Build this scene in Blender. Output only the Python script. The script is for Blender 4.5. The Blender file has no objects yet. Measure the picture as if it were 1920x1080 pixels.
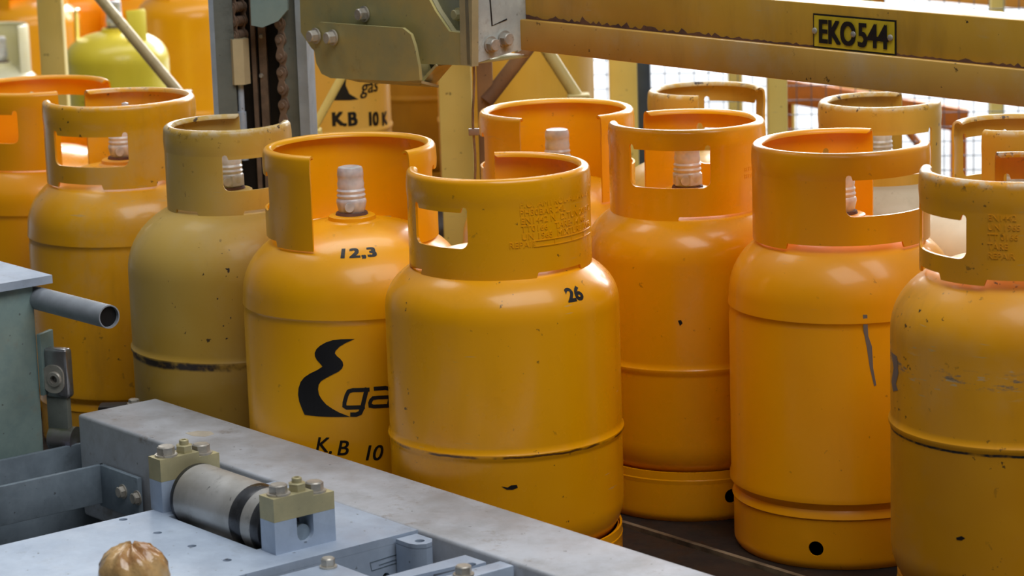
import bpy, bmesh, math, random
from mathutils import Vector, Matrix
from mathutils.geometry import tessellate_polygon
random.seed(4)
SC = bpy.context.scene
COL = SC.collection
R = math.radians
PI = math.pi

# ------------------------------------------------------------------ camera, world, lights, exposure
PITCH, ROLL, FPX = R(11.65), R(1.8), 5180.0
CAM = Vector((0, 0, 1.14))
FW = Vector((0, math.cos(PITCH), -math.sin(PITCH)))
R0 = Vector((1, 0, 0)); U0 = Vector((0, math.sin(PITCH), math.cos(PITCH)))
CR = R0 * math.cos(ROLL) - U0 * math.sin(ROLL)
CU = U0 * math.cos(ROLL) + R0 * math.sin(ROLL)
cd = bpy.data.cameras.new('camera')
cam = bpy.data.objects.new('camera', cd); COL.objects.link(cam)
m = Matrix.Identity(4)
for i in range(3):
    m[i][0] = CR[i]; m[i][1] = CU[i]; m[i][2] = -FW[i]; m[i][3] = CAM[i]
cam.matrix_world = m
cd.sensor_width = 36; cd.lens = 36 * FPX / 1920
cd.clip_start = 0.05; cd.clip_end = 200
cd.dof.use_dof = True; cd.dof.focus_distance = 3.72; cd.dof.aperture_fstop = 9.0
SC.camera = cam

w = bpy.data.worlds.new('world'); SC.world = w; w.use_nodes = True
bg = w.node_tree.nodes['Background']
bg.inputs[0].default_value = (0.84, 0.91, 1.0, 1); bg.inputs[1].default_value = 0.27

def area(name, loc, target, sx, sy, power, col):
    l = bpy.data.lights.new(name, 'AREA'); l.shape = 'RECTANGLE'; l.size = sx; l.size_y = sy
    l.energy = power; l.color = col
    o = bpy.data.objects.new(name, l); COL.objects.link(o); o.location = loc
    o.rotation_euler = (Vector(target) - Vector(loc)).to_track_quat('-Z', 'Y').to_euler()
    return o
area('far_window_light', (2.5, 13, 3.4), (0.2, 4, 0.3), 9, 3.0, 1500, (1.0, 0.99, 0.97))
area('roof_light', (1.2, 1.7, 4.0), (0.1, 3.7, 0.3), 3.6, 2.4, 128, (1.0, 0.98, 0.96))
area('yard_light', (3.6, 10.5, 4.5), (2.2, 10, 0), 5, 5, 170, (1.0, 0.99, 0.97))
area('mid_fill_light', (-0.6, 6.0, 4.4), (-0.4, 5.6, 0), 4.5, 1.6, 95, (1.0, 0.97, 0.92))  # fill lamp added to brighten the background behind the bottles
SC.view_settings.view_transform = 'Standard'
SC.view_settings.look = 'None'
SC.view_settings.gamma = 1
SC.view_settings.use_curve_mapping = False
SC.view_settings.exposure = -0.06

# ------------------------------------------------------------------ coordinates
DS = Vector((math.cos(R(-51.3)), math.sin(R(-51.3)), 0))      # along the conveyor, towards the near right
DN = Vector((-DS.y, DS.x, 0))                                 # across the conveyor, away from the near frame
ROT = R(-51.3)
def SN(s, n, z=0): return DS * s + DN * n + Vector((0, 0, z))
def ray(U, V): return FW + CR * ((U - 960) / FPX) - CU * ((V - 540) / FPX)
def at(U, V, d): return CAM + ray(U, V) * d                   # sight line to a real place at a given distance
def onz(U, V, z):
    q = ray(U, V); p = CAM + q * ((z - CAM.z) / q.z); return p.dot(DS), p.dot(DN)
def onn(U, V, n):
    q = ray(U, V); p = CAM + q * ((n) / q.dot(DN)); return p.dot(DS), p.z

# ------------------------------------------------------------------ mesh helpers
class MB:
    def __init__(s): s.v = []; s.f = []
    def add(s, vs, fs, M=None):
        b = len(s.v)
        for p in vs:
            p = Vector(p); s.v.append(tuple(M @ p) if M is not None else tuple(p))
        s.f += [tuple(i + b for i in q) for q in fs]; return s
    def box(s, x0, x1, y0, y1, z0, z1, M=None):
        return s.add([(x0,y0,z0),(x1,y0,z0),(x1,y1,z0),(x0,y1,z0),(x0,y0,z1),(x1,y0,z1),(x1,y1,z1),(x0,y1,z1)],
              [(0,3,2,1),(4,5,6,7),(0,1,5,4),(1,2,6,5),(2,3,7,6),(3,0,4,7)], M)
    def rbox(s, x0, x1, y0, y1, z0, z1, b=0.003, seg=2, M=None):
        bm = bmesh.new(); bmesh.ops.create_cube(bm, size=1)
        for v in bm.verts:
            v.co = Vector((x0+(x1-x0)*(v.co.x+.5), y0+(y1-y0)*(v.co.y+.5), z0+(z1-z0)*(v.co.z+.5)))
        bmesh.ops.bevel(bm, geom=bm.edges[:], offset=b, segments=seg, profile=.5, affect='EDGES')
        bm.verts.index_update()
        s.add([v.co for v in bm.verts], [[v.index for v in f.verts] for f in bm.faces], M); bm.free(); return s
    def lathe(s, prof, seg=48, M=None, closed=False, a0=0, a1=2*PI):
        full = abs(a1-a0-2*PI) < 1e-6
        na = seg if full else seg+1
        vs = []; fs = []; n = len(prof)
        for k in range(na):
            a = a0+(a1-a0)*k/seg; c, sn = math.cos(a), math.sin(a)
            vs += [(r*c, r*sn, z) for r, z in prof]
        for k in range(seg):
            k2 = (k+1) % na
            for j in range(n if closed else n-1):
                j2 = (j+1) % n
                fs.append((k*n+j, k2*n+j, k2*n+j2, k*n+j2))
        return s.add(vs, fs, M)
    def tube(s, p0, p1, r, seg=16, caps=True, r1=None):
        p0, p1 = Vector(p0), Vector(p1); d = p1-p0; L = d.length
        M = Matrix.Translation(p0) @ d.to_track_quat('Z', 'Y').to_matrix().to_4x4()
        r1 = r if r1 is None else r1
        prof = [(r, 0), (r1, L)]
        if caps: prof = [(0.00001, 0)] + prof + [(0.00001, L)]
        return s.lathe(prof, seg, M)
    def prism(s, poly, z0, z1, M=None):
        n = len(poly)
        return s.add([(x, y, z0) for x, y in poly]+[(x, y, z1) for x, y in poly],
            [tuple(range(n))[::-1], tuple(range(n, 2*n))]+[(i, (i+1) % n, (i+1) % n+n, i+n) for i in range(n)], M)
    def build(s, name, mat, parent=None, loc=(0,0,0), rz=0, smooth=True, ang=38):
        me = bpy.data.meshes.new(name); me.from_pydata(s.v, [], s.f); me.update()
        bm = bmesh.new(); bm.from_mesh(me); bmesh.ops.remove_doubles(bm, verts=bm.verts, dist=1e-6)
        bmesh.ops.recalc_face_normals(bm, faces=bm.faces); bm.to_mesh(me); bm.free()
        me.materials.append(mat)
        if smooth:
            me.shade_smooth(); me.set_sharp_from_angle(angle=R(ang))
        o = bpy.data.objects.new(name, me); COL.objects.link(o)
        o.location = loc; o.rotation_euler = (0, 0, rz)
        if parent: o.parent = parent
        return o
def empty(name, loc, rz=0):
    o = bpy.data.objects.new(name, None); COL.objects.link(o); o.empty_display_size = .05
    o.location = loc; o.rotation_euler = (0, 0, rz); return o
def tag(o, label=None, cat=None, group=None, kind=None):
    for k, v in (('label', label), ('category', cat), ('group', group), ('kind', kind)):
        if v: o[k] = v
    return o
def hexpoly(r, a=0): return [(r*math.cos(a+k*PI/3), r*math.sin(a+k*PI/3)) for k in range(6)]
def circ(cx, cy, r, n=18): return [(cx+r*math.cos(2*PI*k/n), cy+r*math.sin(2*PI*k/n)) for k in range(n)]
def rrect(x0, x1, y0, y1, r, n=5):
    out = []
    for cx, cy, a in ((x1-r, y0+r, -90), (x1-r, y1-r, 0), (x0+r, y1-r, 90), (x0+r, y0+r, 180)):
        out += [(cx+r*math.cos(R(a+90*k/n)), cy+r*math.sin(R(a+90*k/n))) for k in range(n+1)]
    return out
def hexbolt(r, h, a=0.3, washer=True, stud=False, M=None):
    b = MB(); z = 0
    if washer: b.lathe([(0.0001,0),(r*1.25,0),(r*1.25,h*.18),(0.0001,h*.18)], 20, M); z = h*.18
    b.prism(hexpoly(r, a), z, h*.88, M)
    b.lathe([(r*.93, h*.88), (r*.80, h), (0.0001, h)], 24, M)
    if stud:
        b.lathe([(r*.55, h), (r*.55, h*1.5), (r*.45, h*1.6), (r*.28, h*1.6), (r*.28, h*1.3), (0.0001, h*1.3)], 20, M)
    return b
def emit(bm, mb, mapf, otop, obot, back=True):
    bm.verts.index_update(); n = len(bm.verts)
    vs = [mapf(v.co.x, v.co.y, otop) for v in bm.verts]
    fs = [[v.index for v in f.verts] for f in bm.faces]
    if obot is not None:
        vs += [mapf(v.co.x, v.co.y, obot) for v in bm.verts]
        if back: fs += [[v.index+n for v in f.verts][::-1] for f in bm.faces]
        for e in bm.edges:
            if e.is_boundary:
                a, b = e.verts[0].index, e.verts[1].index; fs.append([a, b, b+n, a+n])
    mb.add(vs, fs)
def cutbm(bm, xs, ys):
    for c, nrm, arr in ((0, (1,0,0), xs), (1, (0,1,0), ys)):
        for t in arr:
            co = (t,0,0) if c == 0 else (0,t,0)
            bmesh.ops.bisect_plane(bm, geom=bm.verts[:]+bm.edges[:]+bm.faces[:], plane_co=co, plane_no=nrm, dist=1e-6)
def sheet(outer, holes, t, mapf=None, xs=(), ys=(), mb=None):
    mb = mb or MB(); mapf = mapf or (lambda x, y, o: (x, y, o))
    loops = [[Vector((x, y, 0)) for x, y in L] for L in [outer]+list(holes)]
    flat = [p for L in loops for p in L]
    bm = bmesh.new(); vv = [bm.verts.new(p) for p in flat]
    for tri in tessellate_polygon(loops):
        try: bm.faces.new([vv[i] for i in tri])
        except ValueError: pass
    for v in [v for v in bm.verts if not v.link_faces]: bm.verts.remove(v)
    cutbm(bm, xs, ys); emit(bm, mb, mapf, 0, -t); bm.free(); return mb
def text_bm(body, size, shear=0, bold=0, spacing=1, align='LEFT'):
    cu = bpy.data.curves.new('t', 'FONT'); cu.body = body; cu.size = size; cu.shear = shear; cu.offset = bold
    cu.space_character = spacing; cu.align_x = align; cu.resolution_u = 4; cu.fill_mode = 'FRONT'
    ob = bpy.data.objects.new('t', cu); COL.objects.link(ob); bpy.context.view_layer.update()
    me = bpy.data.meshes.new_from_object(ob); bm = bmesh.new(); bm.from_mesh(me)
    bmesh.ops.remove_doubles(bm, verts=bm.verts, dist=1e-7)
    bpy.data.objects.remove(ob); bpy.data.curves.remove(cu); bpy.data.meshes.remove(me); return bm
def text_on(body, size, mapf, x0, y0, h=0.0004, emboss=False, step=.006, sx=1, mb=None, fat=0, **k):
    mb = mb or MB()
    if fat:
        for dx, dy in ((-1, -.6), (1, -.6), (-1, .6), (1, .6)): text_on(body, size, mapf, x0+dx*fat, y0+dy*fat, h+.00002*(dx+2*dy), emboss, step, sx, mb, 0, **k)
    bm = text_bm(body, size, **k)
    for v in bm.verts: v.co.x = v.co.x*sx+x0; v.co.y += y0
    X = [v.co.x for v in bm.verts]; Y = [v.co.y for v in bm.verts]
    lo, hi = min(X), max(X); xs = [lo+i*step for i in range(1, int((hi-lo)/step)+1)]
    ys = [min(Y)+i*step for i in range(1, int((max(Y)-min(Y))/step)+1)]
    cutbm(bm, xs, ys); emit(bm, mb, mapf, h, -0.0006 if emboss else None, back=False); bm.free(); return mb
def stroke(pts, wd):
    L = []; Rr = []; n = len(pts); P = [Vector(p) for p in pts]
    for i in range(n):
        d = (P[min(i+1, n-1)]-P[max(i-1, 0)]).normalized()
        nn = Vector((-d.y, d.x))
        if 0 < i < n-1:
            d1 = (P[i]-P[i-1]).normalized(); c = max(.6, abs(d.dot(d1)))
        else: c = 1
        L.append(P[i]+nn*wd/2/c); Rr.append(P[i]-nn*wd/2/c)
    return [tuple(p) for p in L+Rr[::-1]]

# ------------------------------------------------------------------ materials
class NT:
    def __init__(s, name):
        s.m = bpy.data.materials.new(name); s.m.use_nodes = True; s.t = s.m.node_tree
        s.b = s.t.nodes['Principled BSDF']; s.off = random.uniform(-20, 20)
        tc = s.t.nodes.new('ShaderNodeTexCoord'); mp = s.t.nodes.new('ShaderNodeMapping')
        s.t.links.new(tc.outputs['Object'], mp.inputs[0]); mp.inputs[1].default_value = (s.off, s.off*.7, s.off*.3)
        s.co = mp.outputs[0]; s.raw = tc.outputs['Object']
    def n(s, typ, ins=None, **k):
        nd = s.t.nodes.new('ShaderNode'+typ)
        for a, v in k.items(): setattr(nd, a, v)
        for i, v in (ins or {}).items():
            if hasattr(v, 'is_output'): s.t.links.new(v, nd.inputs[i])
            else: nd.inputs[i].default_value = v
        return nd
    def noise(s, scale, detail=4, rough=.6, stretch=None):
        v = s.co
        if stretch: v = s.n('Mapping', {0: s.co, 3: stretch}).outputs[0]
        return s.n('TexNoise', {'Vector': v, 'Scale': scale, 'Detail': detail, 'Roughness': rough}).outputs[0]
    def ramp(s, x, lo, hi, a=0., b=1.):
        return s.n('MapRange', {0: x, 1: lo, 2: hi, 3: a, 4: b}, interpolation_type='SMOOTHSTEP').outputs[0]
    def math(s, op, a, b=0.): return s.n('Math', {0: a, 1: b}, operation=op).outputs[0]
    def mix(s, fac, a, b):
        nd = s.n('Mix', None, data_type='RGBA')
        for i, v in ((0, fac), (6, a), (7, b)):
            if hasattr(v, 'is_output'): s.t.links.new(v, nd.inputs[i])
            else: nd.inputs[i].default_value = (v if i == 0 else (*v, 1))
        return nd.outputs[2]
    def z(s): return s.n('SeparateXYZ', {0: s.raw}).outputs[2]
    def out(s, col=None, rough=None, metal=0, coat=0, bump=None, bs=.1, bd=.001, spec=.4):
        def st(k, v):
            if v is None: return
            if hasattr(v, 'is_output'): s.t.links.new(v, s.b.inputs[k])
            else: s.b.inputs[k].default_value = (*v, 1) if isinstance(v, tuple) else v
        st('Base Color', col); st('Roughness', rough); st('Metallic', metal); st('Coat Weight', coat)
        s.b.inputs['Coat Roughness'].default_value = .12; st('Specular IOR Level', spec)
        if bump is not None:
            bn = s.n('Bump', {'Height': bump, 'Strength': bs, 'Distance': bd}); s.t.links.new(bn.outputs[0], s.b.inputs['Normal'])
        return s.m
def srgb(r, g, b): return tuple(((c/255)/12.92 if c/255 <= .04045 else ((c/255+.055)/1.055)**2.4) for c in (r, g, b))

def paint(name, col, col2=None, dirt=.15, spots=.5, gloss=.3, coat=.35, seam=None, seamcol=(.02,.012,.008), seamw=.004,
          rim=None, rimcol=(.05,.028,.02), rimamt=.5, pale=0., bumps=.08, scuff=None):
    N = NT(name); col2 = col2 or tuple(c*.82 for c in col)
    c = N.mix(N.ramp(N.noise(3.5, 3), .35, .68), col, col2)
    streak = N.noise(9, 5, .7, (1, 1, .25))
    c = N.mix(N.math('MULTIPLY', N.ramp(streak, .5, .75), dirt), c, (.06, .045, .02))
    if pale: c = N.mix(N.math('MULTIPLY', N.ramp(N.noise(5, 6, .7), .48, .7), pale), c, (.55, .5, .38))
    sp = N.math('MULTIPLY', N.ramp(N.noise(85, 3, .6), .695-.022*spots, .725-.022*spots), min(1, spots))
    sp = N.math('MULTIPLY', sp, N.ramp(N.noise(6, 2), .45, .6))
    c = N.mix(sp, c, (.03, .018, .01))
    sc = N.math('MULTIPLY', N.ramp(N.noise(40, 2, .5, (.5, .5, 5)), .70, .74), .5*min(1, spots))
    sc = N.math('MULTIPLY', sc, N.ramp(N.noise(5, 2), .5, .6))
    c = N.mix(sc, c, (.45, .38, .2))
    if seam:
        for sz in (seam if isinstance(seam, (list, tuple)) else [seam]):
            dz = N.math('ABSOLUTE', N.math('SUBTRACT', N.math('ADD', N.z(), N.math('MULTIPLY', N.math('SUBTRACT', N.noise(25), .5), .006)), sz))
            band = N.ramp(dz, seamw, seamw*.45); band = N.math('MULTIPLY', band, N.ramp(N.noise(14, 4, .7), .36, .52))
            c = N.mix(band, c, seamcol)
    if rim:
        b = N.ramp(N.z(), rim-.016, rim-.002); b = N.math('MULTIPLY', b, N.ramp(N.noise(75, 5, .7), .66-.1*rimamt, .70-.1*rimamt))
        pw = N.math('MULTIPLY', N.ramp(N.z(), rim-.010, rim-.001), N.ramp(N.noise(45, 5, .7), .42, .58))
        c = N.mix(N.math('MULTIPLY', pw, min(.75, rimamt)), c, (.62, .56, .42))
        c = N.mix(b, c, rimcol)
    if scuff:
        dz = N.math('ABSOLUTE', N.math('SUBTRACT', N.z(), scuff))
        b = N.math('MULTIPLY', N.ramp(dz, .014, .004), N.ramp(N.noise(34, 5, .8, (.5, .5, 2.2)), .53, .62))
        c = N.mix(N.math('MULTIPLY', b, .8), c, (.10, .13, .13))
        b = N.math('MULTIPLY', N.ramp(dz, .03, .008), N.ramp(N.noise(60, 4, .7, (.4, .4, 2.5)), .60, .66))
        c = N.mix(N.math('MULTIPLY', b, .6), c, (.5, .45, .3))
    r = N.ramp(N.noise(12, 4), .3, .75, gloss*.8, gloss*1.35)
    return N.out(c, r, 0, coat, N.noise(70, 3), bumps, .0015)
def metal(name, c1, c2, rough=.45, met=.7, scale=30, dirt=.3, dc=(.08,.08,.08), spang=True, stretch=None, bump=.12):
    N = NT(name)
    if spang:
        v = N.n('TexVoronoi', {'Vector': N.co, 'Scale': scale}).outputs['Color']
        f = N.n('SeparateColor', {0: v}).outputs[0]; f = N.math('ADD', N.math('MULTIPLY', f, .06), N.math('MULTIPLY', N.noise(7, 6, .7), .94))
    else: f = N.noise(scale, 5, .65, stretch)
    c = N.mix(N.ramp(f, .3, .7), c1, c2)
    c = N.mix(N.math('MULTIPLY', N.ramp(N.noise(16, 6, .75), .56, .72), dirt), c, dc)
    c = N.mix(N.math('MULTIPLY', N.ramp(N.noise(110, 2, .5), .72, .76), .6), c, (.05, .05, .05))
    return N.out(c, N.ramp(N.noise(20, 4), .3, .7, rough*.8, rough*1.25), met, 0, N.noise(90, 4), bump, .001)
def plain(name, c, rough=.5, met=0, coat=0, bump=0):
    N = NT(name); k = N.mix(N.ramp(N.noise(30, 3), .35, .7), c, tuple(x*.8 for x in c))
    return N.out(k, rough, met, coat, N.noise(60, 3) if bump else None, bump, .002)

M_galv = metal('galvanised_sky_tint', srgb(186,202,222), srgb(160,176,198), .45, .15, 22, .22, srgb(95,95,92))  # blue of the reflected sky is put into the base colours
M_beam = metal('galvanised_dusty', srgb(192,198,208), srgb(160,162,166), .5, .12, 18, .65, srgb(128,114,100))
M_galvd = metal('galvanised_dull', srgb(140,156,170), srgb(108,122,134), .5, .2, 20, .35, srgb(60,62,60))  # duller galvanising, same sky blue mixed into the colour
M_house = metal('zinc_passivated_green', srgb(150,172,168), srgb(124,148,148), .5, .2, 10, .3, srgb(150,140,120), False)
M_zincy = metal('yellow_zinc', srgb(196,186,142), srgb(168,162,128), .45, .25, 12, .25, srgb(90,78,50), False)
M_brack = metal('bracket_zinc', srgb(196,180,112), srgb(166,166,124), .45, .25, 7, .35, srgb(140,112,60), False)
M_white = metal('bracket_white_zinc', srgb(206,216,212), srgb(176,184,184), .45, .2, 14, .5, srgb(120,110,100), False)
M_roller = metal('worn_roller_steel', srgb(196,196,194), srgb(160,158,152), .34, .4, 9, .5, srgb(70,68,64), False)
M_rolld = metal('greasy_roller_steel', srgb(86,88,92), srgb(52,54,58), .3, .6, 14, .5, srgb(20,20,20), False)
M_bolt = metal('bolt_zinc', srgb(196,192,182), srgb(160,156,148), .38, .4, 40, .3, srgb(80,76,66), False)
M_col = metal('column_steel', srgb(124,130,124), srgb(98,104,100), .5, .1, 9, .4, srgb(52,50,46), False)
M_coledge = metal('column_edge_steel', srgb(172,186,200), srgb(146,158,170), .5, .1, 9, .2, srgb(90,90,90), False)
M_chain = metal('greasy_chain', srgb(150,128,110), srgb(112,96,84), .42, .2, 25, .5, srgb(25,22,20), False)
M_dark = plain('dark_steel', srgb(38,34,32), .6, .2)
M_black = plain('pipe_shade_black', (.004,.004,.005), .6)
M_ink = plain('black_ink', (.008,.008,.010), .45)
M_inkfade = plain('grey_paint_smear', srgb(120,115,112), .6)
M_bed = metal('dark_conveyor_bed', srgb(44,32,22), srgb(24,18,14), .7, .1, 12, .5, srgb(18,15,13), False)
M_strip = metal('worn_steel_edge', srgb(150,135,110), srgb(90,78,62), .55, .3, 16, .5, srgb(50,42,34), False)
M_yb = paint('beam_yellow', srgb(206,160,52), srgb(188,142,42), .25, 1.2, .45, .1, pale=.12)
M_ylip = paint('beam_lower_yellow', srgb(210,166,78), srgb(192,148,60), .2, 1., .5, .05, pale=.35)
M_rustedge = metal('rusty_edge', srgb(120,84,66), srgb(84,62,58), .8, 0, 20, .4, srgb(40,30,28), False)
M_post = paint('post_pale_yellow', srgb(228,208,122), srgb(212,188,98), .3, 1.2, .5, .05)
M_postr = paint('post_rust', srgb(150,112,72), srgb(100,68,46), .5, 1.5, .7, 0)
M_fence = plain('fence_wire', srgb(104,116,130), .5, .2)
M_fpost = plain('fence_post_dark', srgb(58,70,92), .5)
M_orange = plain('orange_rail_paint', srgb(216,122,42), .5)
M_tag = plain('tag_yellow', srgb(226,198,44), .4)
M_film = None

def cap_mat():
    N = NT('milky_plastic'); c = N.mix(N.ramp(N.noise(25, 3), .4, .65), srgb(214,214,216), srgb(176,176,180))
    N.out(c, .28, 0, .3, N.noise(60, 3), .3, .001); N.b.inputs['Subsurface Weight'].default_value = .15
    N.b.inputs['Subsurface Scale'].default_value = .01; return N.m
M_cap = cap_mat()
def film_mat():
    N = NT('tan_plastic_film'); c = N.mix(N.ramp(N.noise(22, 4), .4, .65), srgb(206,168,112), srgb(160,112,62))
    N.out(c, .16, 0, .8, N.noise(30, 4, .6), .7, .006); return N.m
M_film = film_mat()

# ------------------------------------------------------------------ setting
N = NT('hall_concrete'); c = N.mix(N.ramp(N.noise(1.6, 6), .35, .65), srgb(84,80,76), srgb(58,56,54))
tag(MB().box(-14, 16, -3, 6.9, -.15, -.12).build('floor', N.out(c, .75, 0, 0, N.noise(12), .1, .01)), kind='structure')
N = NT('yard_concrete'); c = N.mix(N.ramp(N.noise(1.2, 6), .35, .65), srgb(176,180,186), srgb(150,155,162))
tag(MB().box(-14, 16, 6.9, 40, -.15, -.12).build('yard_ground', N.out(c, .8, 0, 0, N.noise(12), .1, .01)), kind='structure')

M_blocker = plain('blocker_wall_dark', srgb(70,68,64), .8)
for nm, bx in (('blocker_wall_back', (-7, 8, -2.2, -2.0, -.12, 5.5)), ('blocker_wall_left', (-7.2, -7, -2.2, 9, -.12, 5.5))):  # unseen dark walls added to block sky light from the bottles' sides
    tag(MB().box(*bx).build(nm, M_blocker), kind='structure')

# conveyor bed the bottles stand on
bed = empty('conveyor_bed', SN(-2.9, 2.5, -.12), ROT)
tag(bed, 'dark grimy steel conveyor bed under the gas bottles with a worn edge strip', 'conveyor')
MB().box(-1.6, 1.9, -.40, -.003, 0, .12).build('near_deck', M_bed, bed)
MB().box(-.62, 1.9, .02, .72, 0, .12).build('far_deck', M_bed, bed)
MB().box(-1.6, 1.9, .012, .02, .0, .12).build('edge_strip', M_strip, bed)
MB().box(-1.6, 1.9, -.003, .012, .0, .09).build('gutter', M_dark, bed)

# ------------------------------------------------------------------ gas bottles
def body_profile(style, Rb, H, seam, sh):
    top = H-.108; p = []
    if style == 'round':       # two half shells with one weld
        zs = sh-.03; n = 16
        for i in range(n+1):
            t = i/n*PI/2; r = Rb*math.sin(t)**.86 if i else 0; p.append((max(r, 1e-5), zs+(top-zs)*math.cos(t)))
        pr = [(Rb, zs-.03)]
    else:
        zs = sh; n = 18
        for i in range(n+1):
            t = i/n*PI/2; e = .80
            r = Rb*math.sin(t)**e if i else 0; z = zs+(top-zs)*math.cos(t)**.92 if i < n else zs
            p.append((max(r, 1e-5), z))
        pr = []
        if style == 'groove':
            pr = [(Rb+.0008, zs-.006), (Rb+.001, zs-.010), (Rb-.0012, zs-.014), (Rb-.0012, zs-.020), (Rb, zs-.026)]
    p += pr
    if seam:
        p += [(Rb, seam+.012), (Rb+.0002, seam+.007), (Rb+.0026, seam+.003), (Rb+.0026, seam-.001), (Rb+.0004, seam-.005), (Rb, seam-.009)]
    if style == 'groove':
        p += [(Rb, .108), (Rb+.0018, .102), (Rb+.0018, .094), (Rb-.004, .088), (Rb-.006, .083), (Rb-.003, .078), (Rb-.001, .072), (Rb-.006, .066), (Rb-.03, .055)]
    else:
        p += [(Rb, .112), (Rb-.0015, .098), (Rb-.006, .084), (Rb-.014, .070), (Rb-.026, .060), (Rb-.05, .052)]
    return p
def rad_at(p, z):
    for (r0, z0), (r1, z1) in zip(p, p[1:]):
        if z1 <= z <= z0 and z0 > z1: return r0+(r1-r0)*(z0-z)/(z0-z1)
    return p[-1][0]
def on_body(p, z0, Rref=None):
    # x = arc length at the reference radius, y = distance along the profile above height z0
    L = [0]
    for (r0, a), (r1, b) in zip(p, p[1:]): L.append(L[-1]+math.hypot(r1-r0, b-a))
    l0 = 0
    for i in range(len(p)-1):
        if p[i+1][1] <= z0 <= p[i][1] and p[i][1] > p[i+1][1]:
            l0 = L[i]+(L[i+1]-L[i])*(p[i][1]-z0)/(p[i][1]-p[i+1][1]); break
    Rr = Rref or rad_at(p, z0)
    def f(x, y, o):
        l = min(max(l0-y, 0), L[-1]-1e-6)
        for i in range(len(p)-1):
            if L[i] <= l <= L[i+1]: break
        t = (l-L[i])/max(1e-9, L[i+1]-L[i]); r = p[i][0]+(p[i+1][0]-p[i][0])*t; z = p[i][1]+(p[i+1][1]-p[i][1])*t
        dr, dz = p[i+1][0]-p[i][0], p[i+1][1]-p[i][1]; q = math.hypot(dr, dz) or 1
        r += -dz/q*o; z += dr/q*o; a = x/Rr
        return (r*math.cos(a), r*math.sin(a), z)
    return f
def on_cyl(Rc, z0=0):
    return lambda x, y, o: ((Rc+o)*math.cos(x/Rc), (Rc+o)*math.sin(x/Rc), z0+y)

def valve_cap(parent, z0, var=0):
    boss = MB().lathe([(.052, z0-.006), (.042, z0+.001), (.034, z0+.005), (.033, z0+.010), (.030, z0+.0115), (1e-5, z0+.0115)], 40)
    boss.build('valve_boss', parent['_m'], parent)
    MB().lathe([(.0235, z0+.0105), (.022, z0+.015), (1e-5, z0+.015)], 24).build('valve_seal', M_rustedge, parent)
    b = z0+.013
    pr = [(.0165, b), (.0185, b+.002), (.0200, b+.010), (.0214, b+.016), (.0210, b+.020), (.0192, b+.022), (.0206, b+.026), (.0190, b+.029), (.0202, b+.033), (.0184, b+.036), (.0192, b+.042), (.0182, b+.047), (.0185, b+.054), (.0189, b+.055), (.0180, b+.063), (.0165, b+.066), (.013, b+.067), (1e-5, b+.0665)]
    c = MB().lathe(pr, 36)
    if var == 1:
        c.prism(hexpoly(.0225, .2), b+.004, b+.020)
    if var == 2:
        c.lathe([(.003, 0), (.003, .016), (.0055, .018), (.0055, .024), (1e-5, .026)], 12, Matrix.Translation((0, .010, b+.064)))
    c.lathe([(.0075, 0), (.0065, .003), (1e-5, .003)], 16, Matrix.Translation((.0185, -.003, b+.011)) @ Matrix.Rotation(PI/2, 4, 'Y'))
    c.build('valve_cap', M_cap, parent)

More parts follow.
